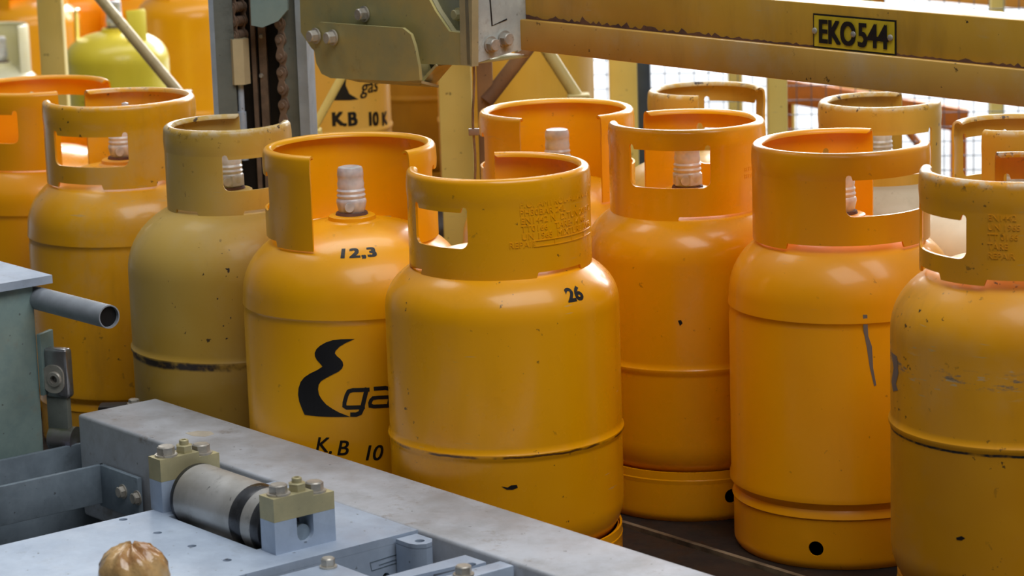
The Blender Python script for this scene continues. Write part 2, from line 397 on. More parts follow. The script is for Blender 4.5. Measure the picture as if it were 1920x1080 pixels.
def bottle(px, d, H, Rb, Rc, gap, wins, style, label, mat, cmat=None, seam=None, sh=.375, ch=.132, notch=(), feet=(), valve=0,
           group=None, curl=.0075, tube=False, detail=1, cpx=None):
    """px = where the centre of the neck ring is sighted, d = distance; the bottle stands upright on the bed at that place."""
    P = at(px[0], px[1], d)
    rz = math.atan2(-P.y, -P.x)
    root = empty('gas_bottle', (P.x, P.y, 0), rz)
    tag(root, label, 'gas bottle', group or 'gas bottles on the conveyor')
    cmat = cmat or mat; root['_m'] = mat
    seg = 120 if detail else 64
    prof = body_profile(style, Rb, H, seam, sh)
    MB().lathe(prof, seg).build('body', mat, root, ang=30)
    # foot ring
    Rf = Rb-.003 if style != 'inset' else Rb-.008
    W = 2*PI*Rf; fh = .074
    holes = [circ(R(a)*Rf+PI*Rf, z, r) for a, z, r in feet]
    def fmap(x, y, o):
        a = x/Rf-PI; rr = Rf+o
        if y < .012: rr -= (.012-y)**2/.012*.45
        return (rr*math.cos(a), rr*math.sin(a), y)
    fb = sheet([(0, 0), (W, 0), (W, fh), (0, fh)], holes, .003, fmap, [W*i/60 for i in range(1, 60)], [.002, .005, .008, .012])
    fb.lathe([(Rf, .056), (Rf+.0006, .0615), (Rf-.002, .067), (Rf-.006, .072)], seg) if style != 'groove' else None
    fb.build('foot_ring', mat, root, ang=30)
    # collar sheet, unrolled: from the right end of the gap round to its left end
    g0, g1 = gap; a0, a1 = R(g1), R(g0)+2*PI
    while a1-a0 > 2*PI: a1 -= 2*PI
    x0, x1 = a0*Rc, a1*Rc; zb = H-ch; zt = H-curl; clen = curl*PI*.95
    def norm(a):
        a = R(a)
        while a < a0-.01: a += 2*PI
        while a > a1+.01: a -= 2*PI
        return a*Rc
    pts = [(x0, zb)]
    nl = sorted((norm(n0), norm(n0)+R(n1-n0)*Rc) for n0, n1 in notch)
    for q0, q1 in nl:
        if q1 < x1: pts += [(q0, zb), (q0+.003, zb+.008), (q1-.003, zb+.008), (q1, zb)]
    pts += [(x1, zb), (x1, zt+clen*.85), (x1-.004, zt+clen), (x0+.004, zt+clen), (x0, zt+clen*.85)]
    holes = []
    for w0, w1, d0, d1 in wins:
        q0 = norm(w0); q1 = q0+R(w1-w0)*Rc
        if q0 < x0+.004 or q1 > x1-.004: continue
        y0, y1 = H-d1, H-d0; r = .011
        h = []
        for cx, cy, s in ((q1-r, y0+r, -90), ):
            h += [(cx+r*math.cos(R(s+18*k)), cy+r*math.sin(R(s+18*k))) for k in range(6)]
        e = .0042      # small ears at the upper corners
        h += [(q1, y1-.004)] + [(q1-e+e*math.cos(R(t)), y1+e*math.sin(R(t))) for t in (0, 45, 90, 135, 180)] + [(q1-2*e-.001, y1-.003)]
        h += [(q0+2*e+.001, y1-.003)] + [(q0+e+e*math.cos(R(t)), y1+e*math.sin(R(t))) for t in (0, 45, 90, 135, 180)] + [(q0, y1-.004)]
        h += [(q0+r+r*math.cos(R(180+18*k)), y0+r+r*math.sin(R(180+18*k))) for k in range(6)]
        holes.append(h)
    th = .0032
    def cmap(x, y, o):
        a = x/Rc
        bul = 0
        if y <= zt: r, z = Rc+o, y
        else:
            t = (y-zt)/curl; r = Rc-curl+(curl+o)*math.cos(t); z = zt+(curl+o)*math.sin(t)
        if zt-.03 < y <= zt: r += .0010*math.sin((y-zt+.03)/.03*PI)
        return (r*math.cos(a), r*math.sin(a), z)
    ns = 84
    cs = sheet(pts, holes, th, cmap, [x0+(x1-x0)*i/ns for i in range(1, ns)], [zt-.03, zt-.022, zt-.015, zt-.007]+[zt+clen*i/9 for i in range(0, 9)])
    col = cs.build('collar', cmat, root, ang=32)
    if valve is not None: valve_cap(root, H-.112, valve)
    del root['_m']
    return root, prof, col

OR = srgb(238,152,16); OR2 = srgb(228,138,10)
m_D = paint('paint_orange_D', srgb(240,172,4), srgb(236,164,2), .05, .3, .34, .25)
m_E = paint('paint_amber_E', srgb(240,166,1), srgb(234,156,0), .06, .8, .30, .3, seam=.207, seamcol=(.14,.055,.008), seamw=.002)
m_H = paint('paint_orange_H', srgb(242,166,2), srgb(236,158,1), .05, .35, .36, .25)
m_G = paint('paint_orange_G', srgb(240,168,2), srgb(230,158,1), .06, .4, .28, .3)
m_F = paint('paint_orange_F', srgb(244,174,4), srgb(238,166,2), .04, .3, .32, .25)
m_B = paint('paint_yellow_B', srgb(236,170,12), srgb(222,152,6), .25, 1.5, .30, .3, rim=.56, rimamt=.3, pale=.18)
m_C = paint('paint_mustard_C', srgb(200,166,80), srgb(188,148,50), .30, 1.1, .46, .12, seam=.222, seamcol=(.035,.022,.016), seamw=.008, rim=.56, rimamt=.5, pale=.15)
m_I = paint('paint_mustard_I', srgb(232,162,14), srgb(218,146,8), .22, 1.9, .46, .12, seam=.262, seamcol=(.02,.025,.03), seamw=.0022, rim=.585, rimamt=.7, pale=.10, scuff=.352)
m_A = paint('paint_orange_A', srgb(246,170,3), srgb(240,162,2), .05, .3, .32, .3)
m_J = paint('paint_mustard_J', srgb(206,162,66), srgb(192,146,50), .25, 1.2, .48, .1, rim=.54, rimamt=.6, pale=.1)
m_K = paint('paint_mustard_K', srgb(206,162,62), srgb(190,144,46), .25, 1.2, .48, .1, rim=.54, rimamt=.6, pale=.1)
m_Kb = paint('paint_stained_cream', srgb(200,190,168), srgb(168,154,130), .5, 1.3, .5, .1, pale=.5)
m_L = paint('paint_mustard_L', srgb(212,164,58), srgb(198,148,44), .2, 1.2, .48, .1, rim=.548, rimamt=.6, pale=.1)
m_Lb = paint('paint_cream', srgb(226,216,192), srgb(208,196,168), .15, .5, .45, .1)

W1 = (.033, .085)
def win(a, b, w=W1): return (a, b, *w)
bD, pD, _ = bottle((654,266), 3.88, .5620, .1588, .1215, (-27, 42), [win(-135,-70), win(70,127)], 'groove',
    'orange gas bottle marked 12,3 with a black swoosh logo, collar open to the front', m_D, sh=.352, notch=[(-120,-60),(150,210)])
bE, pE, _ = bottle((933,303), 3.64, .5640, .1560, .1212, (-178, -97), [win(-64,-20,(.040,.090)), win(139,182)], 'weld',
    'amber gas bottle marked 26 in the centre, nearest the frame, stamped collar', m_E, seam=.207, sh=.378, notch=[(22,60),(-60,-100)])
bH, pH, _ = bottle((1576,265), 3.76, .5640, .1550, .1208, (95, 158), [win(3,65), win(188,240)], 'groove',
    'smooth orange gas bottle left of the scuffed mustard one, grey scrape on its right side', m_H, sh=.352, notch=[(-38,44)], feet=[(-14,.030,.0105)])
bG, pG, _ = bottle((1287,222), 4.00, .5640, .1500, .1135, (-146, -90), [win(-46,17,(.026,.083)), win(108,172,(.026,.083))], 'weld',
    'orange gas bottle right behind the amber one, window in its collar showing a milky cap', m_G, seam=.222, sh=.375, notch=[(-8,70)], valve=1, feet=[(22,.036,.0105)])
bF, pF, _ = bottle((1043,204), 4.24, .5520, .1500, .1190, (-28, 34), [win(-135,-69), win(70,125)], 'groove',
    'bright orange gas bottle behind, its collar open to the front showing a white cap', m_F, sh=.352, notch=[(-120,-60)])
bC, pC, _ = bottle((425,226), 4.13, .5620, .1592, .0951, (86, 168), [win(-6,54,(.040,.090)), win(200,260,(.040,.09))], 'round',
    'dull mustard gas bottle with a narrow collar and a dark rusted seam', m_C, seam=.226, sh=.375, ch=.128, notch=[(-60,-30),(10,50)], valve=1)
bB, pB, _ = bottle((222,183), 4.47, .5600, .1585, .1227, (-153, -92), [win(-59,5,(.045,.096)), win(116,175,(.045,.096))], 'groove',
    'scuffed yellow-orange gas bottle left of the dull mustard one', m_B, sh=.352, notch=[(-58,-15),(25,70)], valve=2)
bA, pA, _ = bottle((68,160), 4.78, .5460, .1580, .1275, (16, 92), [win(-78,-16), win(124,186)], 'groove',
    'bright orange gas bottle cut by the left edge of the picture', m_A, sh=.352)
bI, pI, _ = bottle((1913,318), 3.37, .5860, .1580, .1222, (-165, -98), [win(-82,-31,(.046,.096)), win(130,190)], 'inset',
    'scuffed mustard gas bottle with a black seam line at the right edge', m_I, seam=.268, sh=.382, ch=.126, notch=[(-78,-50),(-20,30)], feet=[(-70,.028,.018)])
bJ, pJ, _ = bottle((1324,165), 4.50, .5400, .1500, .0952, (-8, 86), [win(118,182,(.03,.09)), win(-110,-50,(.03,.09))], 'weld',
    'dull yellow gas bottle far back with its chipped collar open to the front', m_J, m_J, seam=.22, sh=.36, valve=None)
bK, pK, _ = bottle((1649,183), 4.31, .5400, .1480, .0952, (90, 158), [win(-17,57,(.040,.105)), win(200,250)], 'weld',
    'stained cream gas bottle with chipped mustard collar and white cap under the beam', m_Kb, m_K, seam=.22, sh=.35, ch=.14)
bL, pL, _ = bottle((1905,222), 3.98, .5480, .1480, .0925, (-100, -31), [win(-8,50,(.035,.095)), win(-172,-122,(.028,.088))], 'weld',
    'cream gas bottle with mustard collar at the right edge behind the scuffed bottle', m_Lb, m_L, seam=.22, sh=.36, ch=.14)

def deg(a, Rr): return R(a)*Rr
# markings on bottle D
fD = on_body(pD, .424)
text_on('12,3', .0250, fD, deg(-10.5, rad_at(pD, .424)), -.002, sx=1.18, mb=None, fat=.0014, spacing=1.12).build('weight_number', M_ink, bD, smooth=False)['label'] = 'black number 12,3'
Rb = .1588
fw = on_cyl(Rb, 0)
lg = MB()
def pxD(U, V):     # sight a point of the logo onto the bottle wall
    P = bD.location; q = ray(U, V)
    a = q.x**2+q.y**2; bq = -2*(q.x*P.x+q.y*P.y); cq = P.x**2+P.y**2-Rb**2
    t = (-bq-math.sqrt(max(0, bq*bq-4*a*cq)))/(2*a); X = CAM+q*t
    an = math.atan2(X.y-P.y, X.x-P.x)-bD.rotation_euler.z
    return ((an+PI) % (2*PI)-PI)*Rb, X.z
C6 = 3.177
sw = [(652,240),(600,262),(562,285),(538,310),(534,325),(546,342),(566,358),(580,376),(584,396),(576,416),(556,434),(520,452),(482,472),(452,490),(438,512),(434,540),(440,572),(456,600),(482,630),(520,656),(560,678),(625,703),(540,704),(440,701),(354,691),(338,655),(322,612),(315,570),(318,532),(330,496),(352,468),(385,446),(430,424),(460,404),(446,386),(426,364),(415,342),(414,322),(424,300),(445,280),(480,260),(520,247),(570,241),(615,240)]
xs = [-.10+i*.006 for i in range(40)]
sheet([pxD(460+x/C6, 560+y/C6) for x, y in sw][::-1], [], .0001, lambda x, y, o: fw(x, y, o+.0005), xs, (), lg)
def gl(pts, wd=25):   # letters drawn in crop pixels
    q = stroke(pts, wd); sheet([pxD(460+x/C6, 560+y/C6) for x, y in q], [], .0001, lambda x, y, o: fw(x, y, o+.0005), xs, (), lg)
gl([(740,541),(640,544),(615,552),(603,575),(591,618),(590,640),(604,648),(625,648),(712,645)], 24)
gl([(725,530),(708,600),(695,655),(684,680),(660,690),(625,690)], 26)
gl([(765,536),(835,531),(856,536),(868,552),(866,575),(852,648)], 24)
gl([(866,585),(790,588),(760,592),(748,605),(742,622),(744,637),(764,642),(850,638)], 22)
gl([(1010,524),(940,526),(915,532),(905,552),(912,572),(935,578),(975,580),(990,592),(984,620),(962,630),(890,636)], 24)
lg.build('printed_logo', M_ink, bD, smooth=False)['label'] = 'black swoosh logo with the word gas'
for word in ((('K', 590, 846), ('.', 615, 850), ('B', 630, 853)), (('1', 678, 863), ('0', 696, 863), ('K', 735, 873), ('G', 756, 875))):
    kb = MB()
    for ch, U, V in word:
        x, z = pxD(U, V); text_on(ch, .0300, lambda a, b, o, z=z: fw(a, z+b, o), x, 0, .0005, mb=kb, shear=.25, fat=.0004)
    kb.build('printed_lettering', M_ink, bD, smooth=False)['label'] = 'black lettering K.B' if word[0][0] == 'K' else 'black lettering 10KG'
# 26 on bottle E
fE = on_body(pE, .409)
text_on('26', .0265, fE, deg(34.5, rad_at(pE, .409)), -.007, bold=.0012).build('weight_number', M_ink, bE, smooth=False)['label'] = 'black number 26'
em = MB(); RE = .1212; fe = on_cyl(RE, 0)
for i, (s_, x, z) in enumerate((('P.O. AMTROL-ALFA 01520', .026, .5265), ('PH30BAR 24L', .026, .5160), ('EN1442 N  D.TUN 2015.12', .027, .5055), ('TT0166   TARE: 14 KG', .0275, .4950), ('UN 1965  MIXTURE 10KG', .028, .4845), ('REPAIR', .011, .4745))):
    text_on(s_, .0112, fe, x, z, .0007, emboss=True, step=.008, mb=em, spacing=1.06, sx=1.0)
for z in (.4820, .4745):
    sheet(stroke([(.044, z), (.165, z)], .0011), [], .001, lambda x, y, o: fe(x, y, o+.0008), [.044+.006*i for i in range(20)], (), em)
for x in (.0445, .075, .105, .135): sheet(stroke([(x, .4745), (x, .4820)], .0010), [], .001, lambda x_, y, o: fe(x_, y, o+.0008), (), (), em)
em.build('stamped_lettering', m_E, bE, ang=20)['label'] = 'raised stamped lettering'
e2 = MB(); fi = on_cyl(.1222, 0)
for i, s_ in enumerate(('EN1442', 'UN 1965', 'TT 0166', 'TARE', 'REPAIR')):
    text_on(s_, .0105, fi, deg(-18, .1222), .540-i*.0115, .0006, emboss=True, step=.008, mb=e2)
e2.build('stamped_lettering', m_I, bI, ang=20)
e3 = MB(); fg = on_cyl(.1135, 0)
for i, s_ in enumerate(('REPAIR', 'REPAIR')): text_on(s_, .0085, fg, deg(45, .1135), .498-i*.010, .0005, emboss=True, step=.008, mb=e3)
e3.build('stamped_lettering', m_G, bG, ang=20)
# grey paint smears on H and I
fH = on_cyl(.155, 0)
def on_b(P, rz, Rw, U, V):
    q = ray(U, V); a = q.x**2+q.y**2; b_ = -2*(q.x*P.x+q.y*P.y); c_ = P.x**2+P.y**2-Rw**2
    t = (-b_-math.sqrt(max(0, b_*b_-4*a*c_)))/(2*a); X = CAM+q*t
    return ((math.atan2(X.y-P.y, X.x-P.x)-rz+PI) % (2*PI)-PI)*Rw, X.z
def smear(bt, Rw, poly, mat, name='paint_mark', xs=()):
    f = on_cyl(Rw, 0); q = [on_b(bt.location, bt.rotation_euler.z, Rw, *p) for p in poly]
    return sheet(q, [], .0001, lambda x, y, o: f(x, y, o+.0004), [-.2+.008*i for i in range(50)], (), None).build(name, mat, bt, smooth=False)
smear(bH, .155, [(1618,590),(1626,590),(1628,630),(1635,650),(1637,690),(1643,722),(1639,724),(1631,690),(1625,650),(1619,620)], M_inkfade)['label'] = 'grey paint scrape'
smear(bI, .158, [(1672,660),(1682,668),(1685,700),(1680,720),(1684,732),(1675,734),(1672,715),(1676,690)], M_inkfade)['label'] = 'grey paint mark'
smear(bE, .156, [(940,912),(952,914),(958,910),(969,909),(971,914),(962,918),(950,918)], M_ink)['label'] = 'black chip in the paint'
smear(bG, .150, [(1271,601),(1277,600),(1280,606),(1275,611)], M_ink)['label'] = 'black chip in the paint'
smear(bI, .158, [(1793,1008),(1803,1005),(1810,1009),(1803,1013),(1794,1012)], M_ink)['label'] = 'dark chip in the paint'

# ------------------------------------------------------------------ near conveyor frame
ZT = .172; KF = (1.14-ZT)/.975
bm_ = empty('frame_beam', SN(-3.458*KF, 1.95*KF, -.12), ROT)
tag(bm_, 'dusty galvanised box beam running diagonally in front of the bottles', 'beam')
MB().rbox(0, 1.60, 0, .1335, .14, .292, .005, 3).build('box_tube', M_beam, bm_)
for x in (.28, 1.3): MB().rbox(x, x+.08, .02, .10, 0, .142, .004).build('leg', M_galvd, bm_)
smp = [(c_[0]+3.458*KF, c_[1]-1.95*KF) for c_ in (onz(347,812,ZT), onz(370,808,ZT), (onz(395,809,ZT)), onz(402,814,ZT), onz(385,819,ZT), onz(362,818,ZT))]
MB().prism(smp, .2920, .2922).build('dried_stain', plain('pale_stain', srgb(188,180,164), .8), bm_)

pl = empty('roller_plate', SN(-2.945*KF, 1.95*KF, -.12), ROT)
tag(pl, 'bluish galvanised plate with round holes carrying the roller', 'plate')
hs = [circ(x, y, .0055) for x, y in ((.011,-.238), (.092,-.238), (.170,-.238), (.249,-.239))]
slot = [(.040,-.190), (.238,-.190), (.238,-.096), (.040,-.096)]
sheet([(0,-.62), (.31,-.62), (.31,-.001), (0,-.001)], hs+[slot], .010, lambda x, y, o: (x, y, .292+o)).build('top_plate', M_galv, pl)
sheet([(-.62,.215), (-.001,.215), (-.001,.2818), (-.62,.2818)], [circ(-.052,.243,.0055), circ(-.022,.2465,.0055)], .006, lambda x, y, o: (.31+o, x, y)).build('side_flange', M_galv, pl)
MB().box(0, .006, -.62, -.001, .215, .2818).build('rear_flange', M_galvd, pl)
for y in (-.56, -.05):
    MB().box(.12, .18, y-.03, y+.03, 0, .172).build('leg', M_galvd, pl)
MB().box(.006, .304, -.61, -.002, .16, .172).build('bottom_plate', M_dark, pl)
ff = lambda x, y, o: (.3103+o, x, y)
mk = MB()
for a_, b_ in (((-.075,.2665),(-.028,.2685)), ((-.075,.2665),(-.073,.256)), ((-.073,.256),(-.030,.258)), ((-.062,.2605),(-.036,.262))):
    sheet(stroke([a_, b_], .0008), [], .0006, lambda x, y, o: (.3106+o, x, y), (), (), mk)
mk.build('weld_mark', M_galvd, pl)

ro = empty('conveyor_roller', SN(-2.812*KF, 1.806*KF, .172), ROT)
tag(ro, 'worn steel roller with dark greasy bands held between two clamp blocks', 'roller')
MR = Matrix.Translation((0.002, 0, .0175)) @ Matrix.Rotation(PI/2, 4, 'Y')
rr = .0415
MB().lathe([(.030,-.098), (rr-.001,-.0985), (rr,-.097), (rr,-.090)], 48, MR).build('dark_band', M_rolld, ro)
MB().lathe([(rr,-.090), (rr,.036)], 48, MR).build('roller_shell', M_roller, ro)
MB().lathe([(rr,.036), (rr+.0003,.037), (rr+.0003,.060), (rr,.061)], 48, MR).build('dark_band', M_rolld, ro)
MB().lathe([(rr,.061), (rr,.082)], 48, MR).build('roller_shell', M_roller, ro)
MB().lathe([(rr,.082), (rr+.0002,.083), (rr,.097), (rr-.001,.0985), (.030,.098), (.029,.090), (1e-5,.090)], 48, MR).build('dark_band', M_rolld, ro)
MB().lathe([(1e-5,-.128), (.0108,-.128), (.0108,.1345), (1e-5,.1345)], 24, MR).build('shaft', M_galvd, ro)

def block(s0, s1, label):
    t = empty('bearing_block', SN((s0+s1)/2*KF, 1.806*KF, .172), ROT); tag(t, label, 'bearing block', 'bearing blocks of the roller')
    h = (s1-s0)/2; y0, y1 = -.044, .044
    U = [(-.012, .040), (-.012, .020)] + [(.012*math.cos(R(a)), .020+.012*math.sin(R(a))) for a in range(200, 341, 20)] + [(.012, .020), (.012, .040)]
    outer = [(y0, 0), (y1, 0), (y1, .040)] + U[::-1] + [(y0, .040)]
    sheet(outer, [], 2*h, lambda x, y, o: (h+o, x, y)).build('base_block', M_galv, t, ang=30)
    top = [(y0, .0402), (y1, .0402), (y1, .062), (.014, .062), (.014, .069), (y0, .069)]
    sheet(top, [], 2*h, lambda x, y, o: (h+o, x, y)).build('clamp_block', M_zincy, t, ang=20)
    hexbolt(.0115, .013, .2, True, False, Matrix.Translation((0, -.026, .069))).build('bolt', M_bolt, t, ang=20)
    hexbolt(.0110, .010, .5, False, True, Matrix.Translation((0, .001, .069))).build('nut', M_zincy, t, ang=20)
    hexbolt(.0115, .013, .1, True, False, Matrix.Translation((0, .026, .062))).build('bolt', M_bolt, t, ang=20)
block(-2.950, -2.922, 'clamp block with three bolts at the far end of the roller')
block(-2.698, -2.668, 'clamp block at the near end of the roller, slot showing the shaft end')

wc = empty('wrapped_cap', SN(*onz(254, 1122, ZT), ZT), ROT)
tag(wc, 'round cap wrapped in crumpled tan plastic film at the bottom of the picture', 'cap')
f = MB(); nA = 110
prof = [(.036,0), (.039,.012), (.0405,.028), (.039,.040), (.034,.050), (.026,.057), (.016,.061), (.007,.064), (1e-4,.062)]
vs = []; fs = []
for k in range(nA):
    a = 2*PI*k/nA
    for j, (r, z) in enumerate(prof):
        wv = 1+.045*math.sin(a*7+j*.9)*(.3+j*.12)+.03*math.sin(a*13+j*2.1)
        vs.append((r*wv*math.cos(a), r*wv*math.sin(a), z+.0025*math.sin(a*9+j)*(j > 2)))
n_ = len(prof)
for k in range(nA):
    k2 = (k+1) % nA
    for j in range(n_-1): fs.append((k*n_+j, k2*n_+j, k2*n_+j+1, k*n_+j+1))
f.add(vs, fs); f.build('film', M_film, wc, ang=60)
MB().lathe([(1e-5,.001), (.033,.001), (.034,.035), (.02,.05), (1e-5,.05)], 32).build('cap_core', plain('cap_brown', srgb(150,100,60), .5), wc)

# low plate with a bolt in front of the side flange
s0, n0 = onz(622, 1056, .167)
lp = empty('cover_plate', SN(s0, n0, .167), ROT)
tag(lp, 'low galvanised cover plate with one hex bolt at the bottom edge', 'plate')
MB().rbox(-.005, .085, -.30, .004, -.006, 0, .002).build('plate', M_galv, lp)
MB().box(.02, .07, -.29, -.01, -.287, -.006).build('pedestal', M_galvd, lp)
hexbolt(.0085, .012, .2, True, False, Matrix.Translation((.010, -.012, 0))).build('bolt', M_bolt, lp, ang=20)

# corner tube and toothed strip beside it
ct = empty('corner_tube', SN(-2.583, 1.912, -.12), ROT)
tag(ct, 'round galvanised stub with a hole in its top beside the frame beam', 'tube')
pts = [(.028*math.cos(R(a)), .02*math.sin(R(a))) for a in range(-90, 91, 15)]
sheet([(-.027,-.014), (.0,-.014), (.010,-.010), (.016,.0), (.014,.010), (.004,.018), (-.027,.018)], [circ(.0,.002,.0062)], .006, lambda x, y, o: (x, y, .289+o)).build('top', M_galv, ct)
MB().add([(x, y, z) for x, y in [(-.027,-.014), (.0,-.014), (.010,-.010), (.016,.0), (.014,.010), (.004,.018), (-.027,.018)] for z in (.0, .284)], [(2*i, 2*i+2, 2*i+3, 2*i+1) for i in range(6)]).build('wall', M_galv, ct)
sb = empty('slotted_bracket', SN(-2.452, 1.934, -.12), ROT)
tag(sb, 'galvanised bracket with a light toothed strip at the bottom edge of the frame', 'bracket')
MB().rbox(0, .026, -.36, 0, .0, .289, .002).build('upright', M_galv, sb)
sheet([(-.052,-.36), (-.012,-.36), (-.012,-.012), (-.052,-.012)], [circ(-.018,-.030-.022*i,.0062) for i in range(7)], .004, lambda x, y, o: (x, y, .287+o)).build('toothed_strip', M_galv, sb)
MB().box(-.040, -.024, -.34, -.05, 0, .273).build('strip_support', M_galvd, sb)
hexbolt(.010, .012, .2, True, False, Matrix.Translation((.014, -.066, .289))).build('bolt', M_bolt, sb, ang=20)

# arms on the left
a1_ = empty('cross_arm', SN(-3.50*KF, 1.90*KF, -.12), ROT); tag(a1_, 'short galvanised arm meeting the end of the frame beam on the left', 'arm', 'cross arms at the left')
MB().rbox(0, .008, -.55, .10, .0, .237, .0015).build('arm_plate', M_galvd, a1_)
s2, n2 = onz(210, 868, .110); s3, n3 = onz(290, 892, .110)
a2_ = empty('cross_arm', SN(s2, 1.948*KF-.001, -.12), ROT); tag(a2_, 'galvanised arm with a bolted flange in front of the beam', 'arm', 'cross arms at the left')
MB().rbox(-.004, .004, -.60, 0, .175, .232, .0015).build('arm_plate', M_galvd, a2_)
MB().rbox(-.004, s3-s2, -.008, 0, .170, .232, .0015).build('flange', M_galvd, a2_)
MB().box(-.003, .003, -.50, -.40, 0, .176).build('leg', M_galvd, a2_)
for U, V in ((237, 920), (264, 932)):
    s_, z_ = onn(U, V, 1.93)
    hexbolt(.0085, .009, .3, True, False, Matrix.Translation((s_-s2, -.008, z_+.12)) @ Matrix.Rotation(PI/2, 4, 'X')).build('bolt', M_bolt, a2_, ang=20)
gp = empty('ground_pan', SN(-3.1*KF, 1.75*KF, -.12), ROT); tag(gp, 'pale scrap sheet lying under the left arms', 'sheet')
MB().rbox(-.06, .06, -.05, .06, 0, .02, .003).build('sheet', M_beam, gp)

# housing at the left
hb = empty('side_housing', SN(-3.51, 1.92, -.12), ROT)
tag(hb, 'greenish zinc-plated housing with a pale lid at the left edge', 'housing')
MB().rbox(-.24, 0, -.34, 0, .0, .474, .002).build('housing_box', M_house, hb)
sheet([(-.26,-.36), (.012,-.36), (.012,.026), (-.26,.026)], [circ(-.075,-.060,.008)], .012, lambda x, y, o: (x, y, .487+o)).build('lid', M_galv, hb)
# pipe
s5, z5 = onn(205, 594, 1.93); s6, z6 = onn(66, 558, 1.93)
pp = empty('pipe', SN(s6, 1.93, z6)); tag(pp, 'grey open-ended pipe sticking out from the housing over the beam', 'pipe')
pd = (SN(s5, 1.93, z5)-SN(s6, 1.93, z6)); L = pd.length
MP = pd.to_track_quat('Z', 'Y').to_matrix().to_4x4()
MB().lathe([(.0168,-.003), (.0168, L), (.0150, L), (.0150, .02)], 32, MP).build('pipe_wall', plain('grey_pipe', srgb(160,168,178), .5, .1), pp)
MB().lathe([(.0150, L-.006), (1e-5, L-.006)], 24, MP).build('pipe_shade_disc', M_black, pp)  # black disc near the mouth stands for the shade inside the pipe

# clamp beside the housing
cl = empty('hinge_clamp', SN(-3.506, 1.925, .10), R(-22)); tag(cl, 'polished clamp with a socket bolt on a strap beside the housing', 'clamp')
MB().rbox(0, .040, .0, .02, .085, .160, .006, 3).build('clamp_body', metal('polished_steel', srgb(170,170,172), srgb(120,120,124), .22, .8, 12, .3, (.05,.05,.05), False), cl)
sheet(rrect(.0, .035, .094, .136, .015), [circ(.020,.115,.0115)], .003, lambda x, y, o: (x, -.003-o, y)).build('raised_face', M_bolt, cl, ang=30)
MB().lathe([(.012,0), (.012,.006), (.0105,.008), (.006,.008), (.005,.002), (1e-5,.002)], 24, Matrix.Translation((.020, .002, .115)) @ Matrix.Rotation(PI/2, 4, 'X')).build('socket_bolt', M_bolt, cl)
MB().rbox(.0, .034, .004, .016, .03, .088, .001).build('strap', M_col, cl)
MB().rbox(-.004, .003, -.006, .03, .09, .182, .001).build('side_lug', M_house, cl)
MB().lathe([(1e-5,0), (.019,0), (.019,.040), (1e-5,.040)], 32, Matrix.Translation((.002, .012, .022)) @ Matrix.Rotation(PI/2, 4, 'Y')).build('pivot_tube', metal('iridescent_zinc', srgb(150,140,150), srgb(110,120,90), .3, .7, 10, .5, (.03,.03,.03), False), cl)
MB().box(0, .03, .004, .024, -.22, .004).build('stand', M_dark, cl)  # dark support box, doubling as the shadow below the clamp

# small black fitting behind the beam end
P = at(235, 748, 4.0)
bf = empty('black_fitting', (P.x, P.y, .145)); tag(bf, 'small black bolted fitting behind the end of the beam', 'fitting')
bf.location = at(236, 757, 4.10)
MB().rbox(-.040, .040, -.015, .015, -.010, .0, .003).build('fitting_body', M_dark, bf)
MB().box(-.01, .01, -.01, .01, -bf.location.z, -.009).build('fitting_stem', M_dark, bf)
hexbolt(.008, .007, .2, True, False, Matrix.Translation((.012, 0, .0))).build('bolt', M_bolt, bf)

# ------------------------------------------------------------------ yellow portal beam with number plate
NB = 2.55
sL, zlip = onn(970, 36, NB); _, zbot = onn(970, 93, NB)
sE = -1.75; zl = .7075; zb_ = .6625; ztp = zl+.058
pb = empty('portal_beam', SN(sL, NB, zb_), ROT)
tag(pb, 'worn yellow steel channel beam crossing above the bottles at the upper right', 'beam')
Lb = sE-sL
MB().rbox(-.004, Lb, -.003, .008, 0, zl-zb_, .002).build('lower_flange', M_ylip, pb)
MB().rbox(-.06, Lb, .0082, .070, .004, ztp-zb_, .002).build('channel', M_yb, pb)
re = MB(); random.seed(8)
top_ = []; x = 0
while x < Lb:
    top_.append((x, .0018+max(0, random.gauss(.0008, .0017))*(1.6 if x < .45 else .8))); x += .006
poly = [(0, 0)]+[(Lb, 0)]+[(a, b) for a, b in top_[::-1]]
sheet(poly, [], .0004, lambda x, y, o: (x, .0080-.0002-o*1, zl-zb_+y), (), (), re)
x = 0; top_ = []
while x < .42: top_.append((x, ztp-zb_-.001-max(0, random.gauss(.003, .003)))); x += .006
re.build('rust_edge', M_rustedge, pb, smooth=False)
# number plate
sa, za = onn(1519, 28, NB); sb_, zb2 = onn(1671, 38, NB); _, zc = onn(1519, 88, NB)
npl = empty('number_plate', SN(sa, NB, zc), ROT)
wpl = sb_-sa; hpl = za-zc
tag(npl, 'small yellow number plate reading EKO 544 screwed to the yellow beam', 'sign')
tilt = 0.0
def T(x, y, o): return (x, -.003-o+.008, y+tilt*x)
sheet([(-.0015,-.0015), (wpl+.0015,-.0015), (wpl+.0015,hpl+.0015), (-.0015,hpl+.0015)], [], .0015, lambda x, y, o: (x, .0068-o, y)).build('plate_border', M_ink, npl)
sheet([(.0008,.0008), (wpl-.0008,.0008), (wpl-.0008,hpl-.0008), (.0008,hpl-.0008)], [], .001, lambda x, y, o: (x, .0064-o, y)).build('plate_face', M_tag, npl)
tb = text_on('EKO', hpl*1.02, lambda x, y, o: (x, .0053-o, y), wpl*.065, hpl*.155, .0002, sx=.80, fat=hpl*.036, step=.05)
text_on('544', hpl*1.02, lambda x, y, o: (x, .0053-o, y), wpl*.555, hpl*.155, .0002, sx=.84, fat=hpl*.036, step=.05, mb=tb)
tb.build('plate_lettering', M_ink, npl, smooth=False)
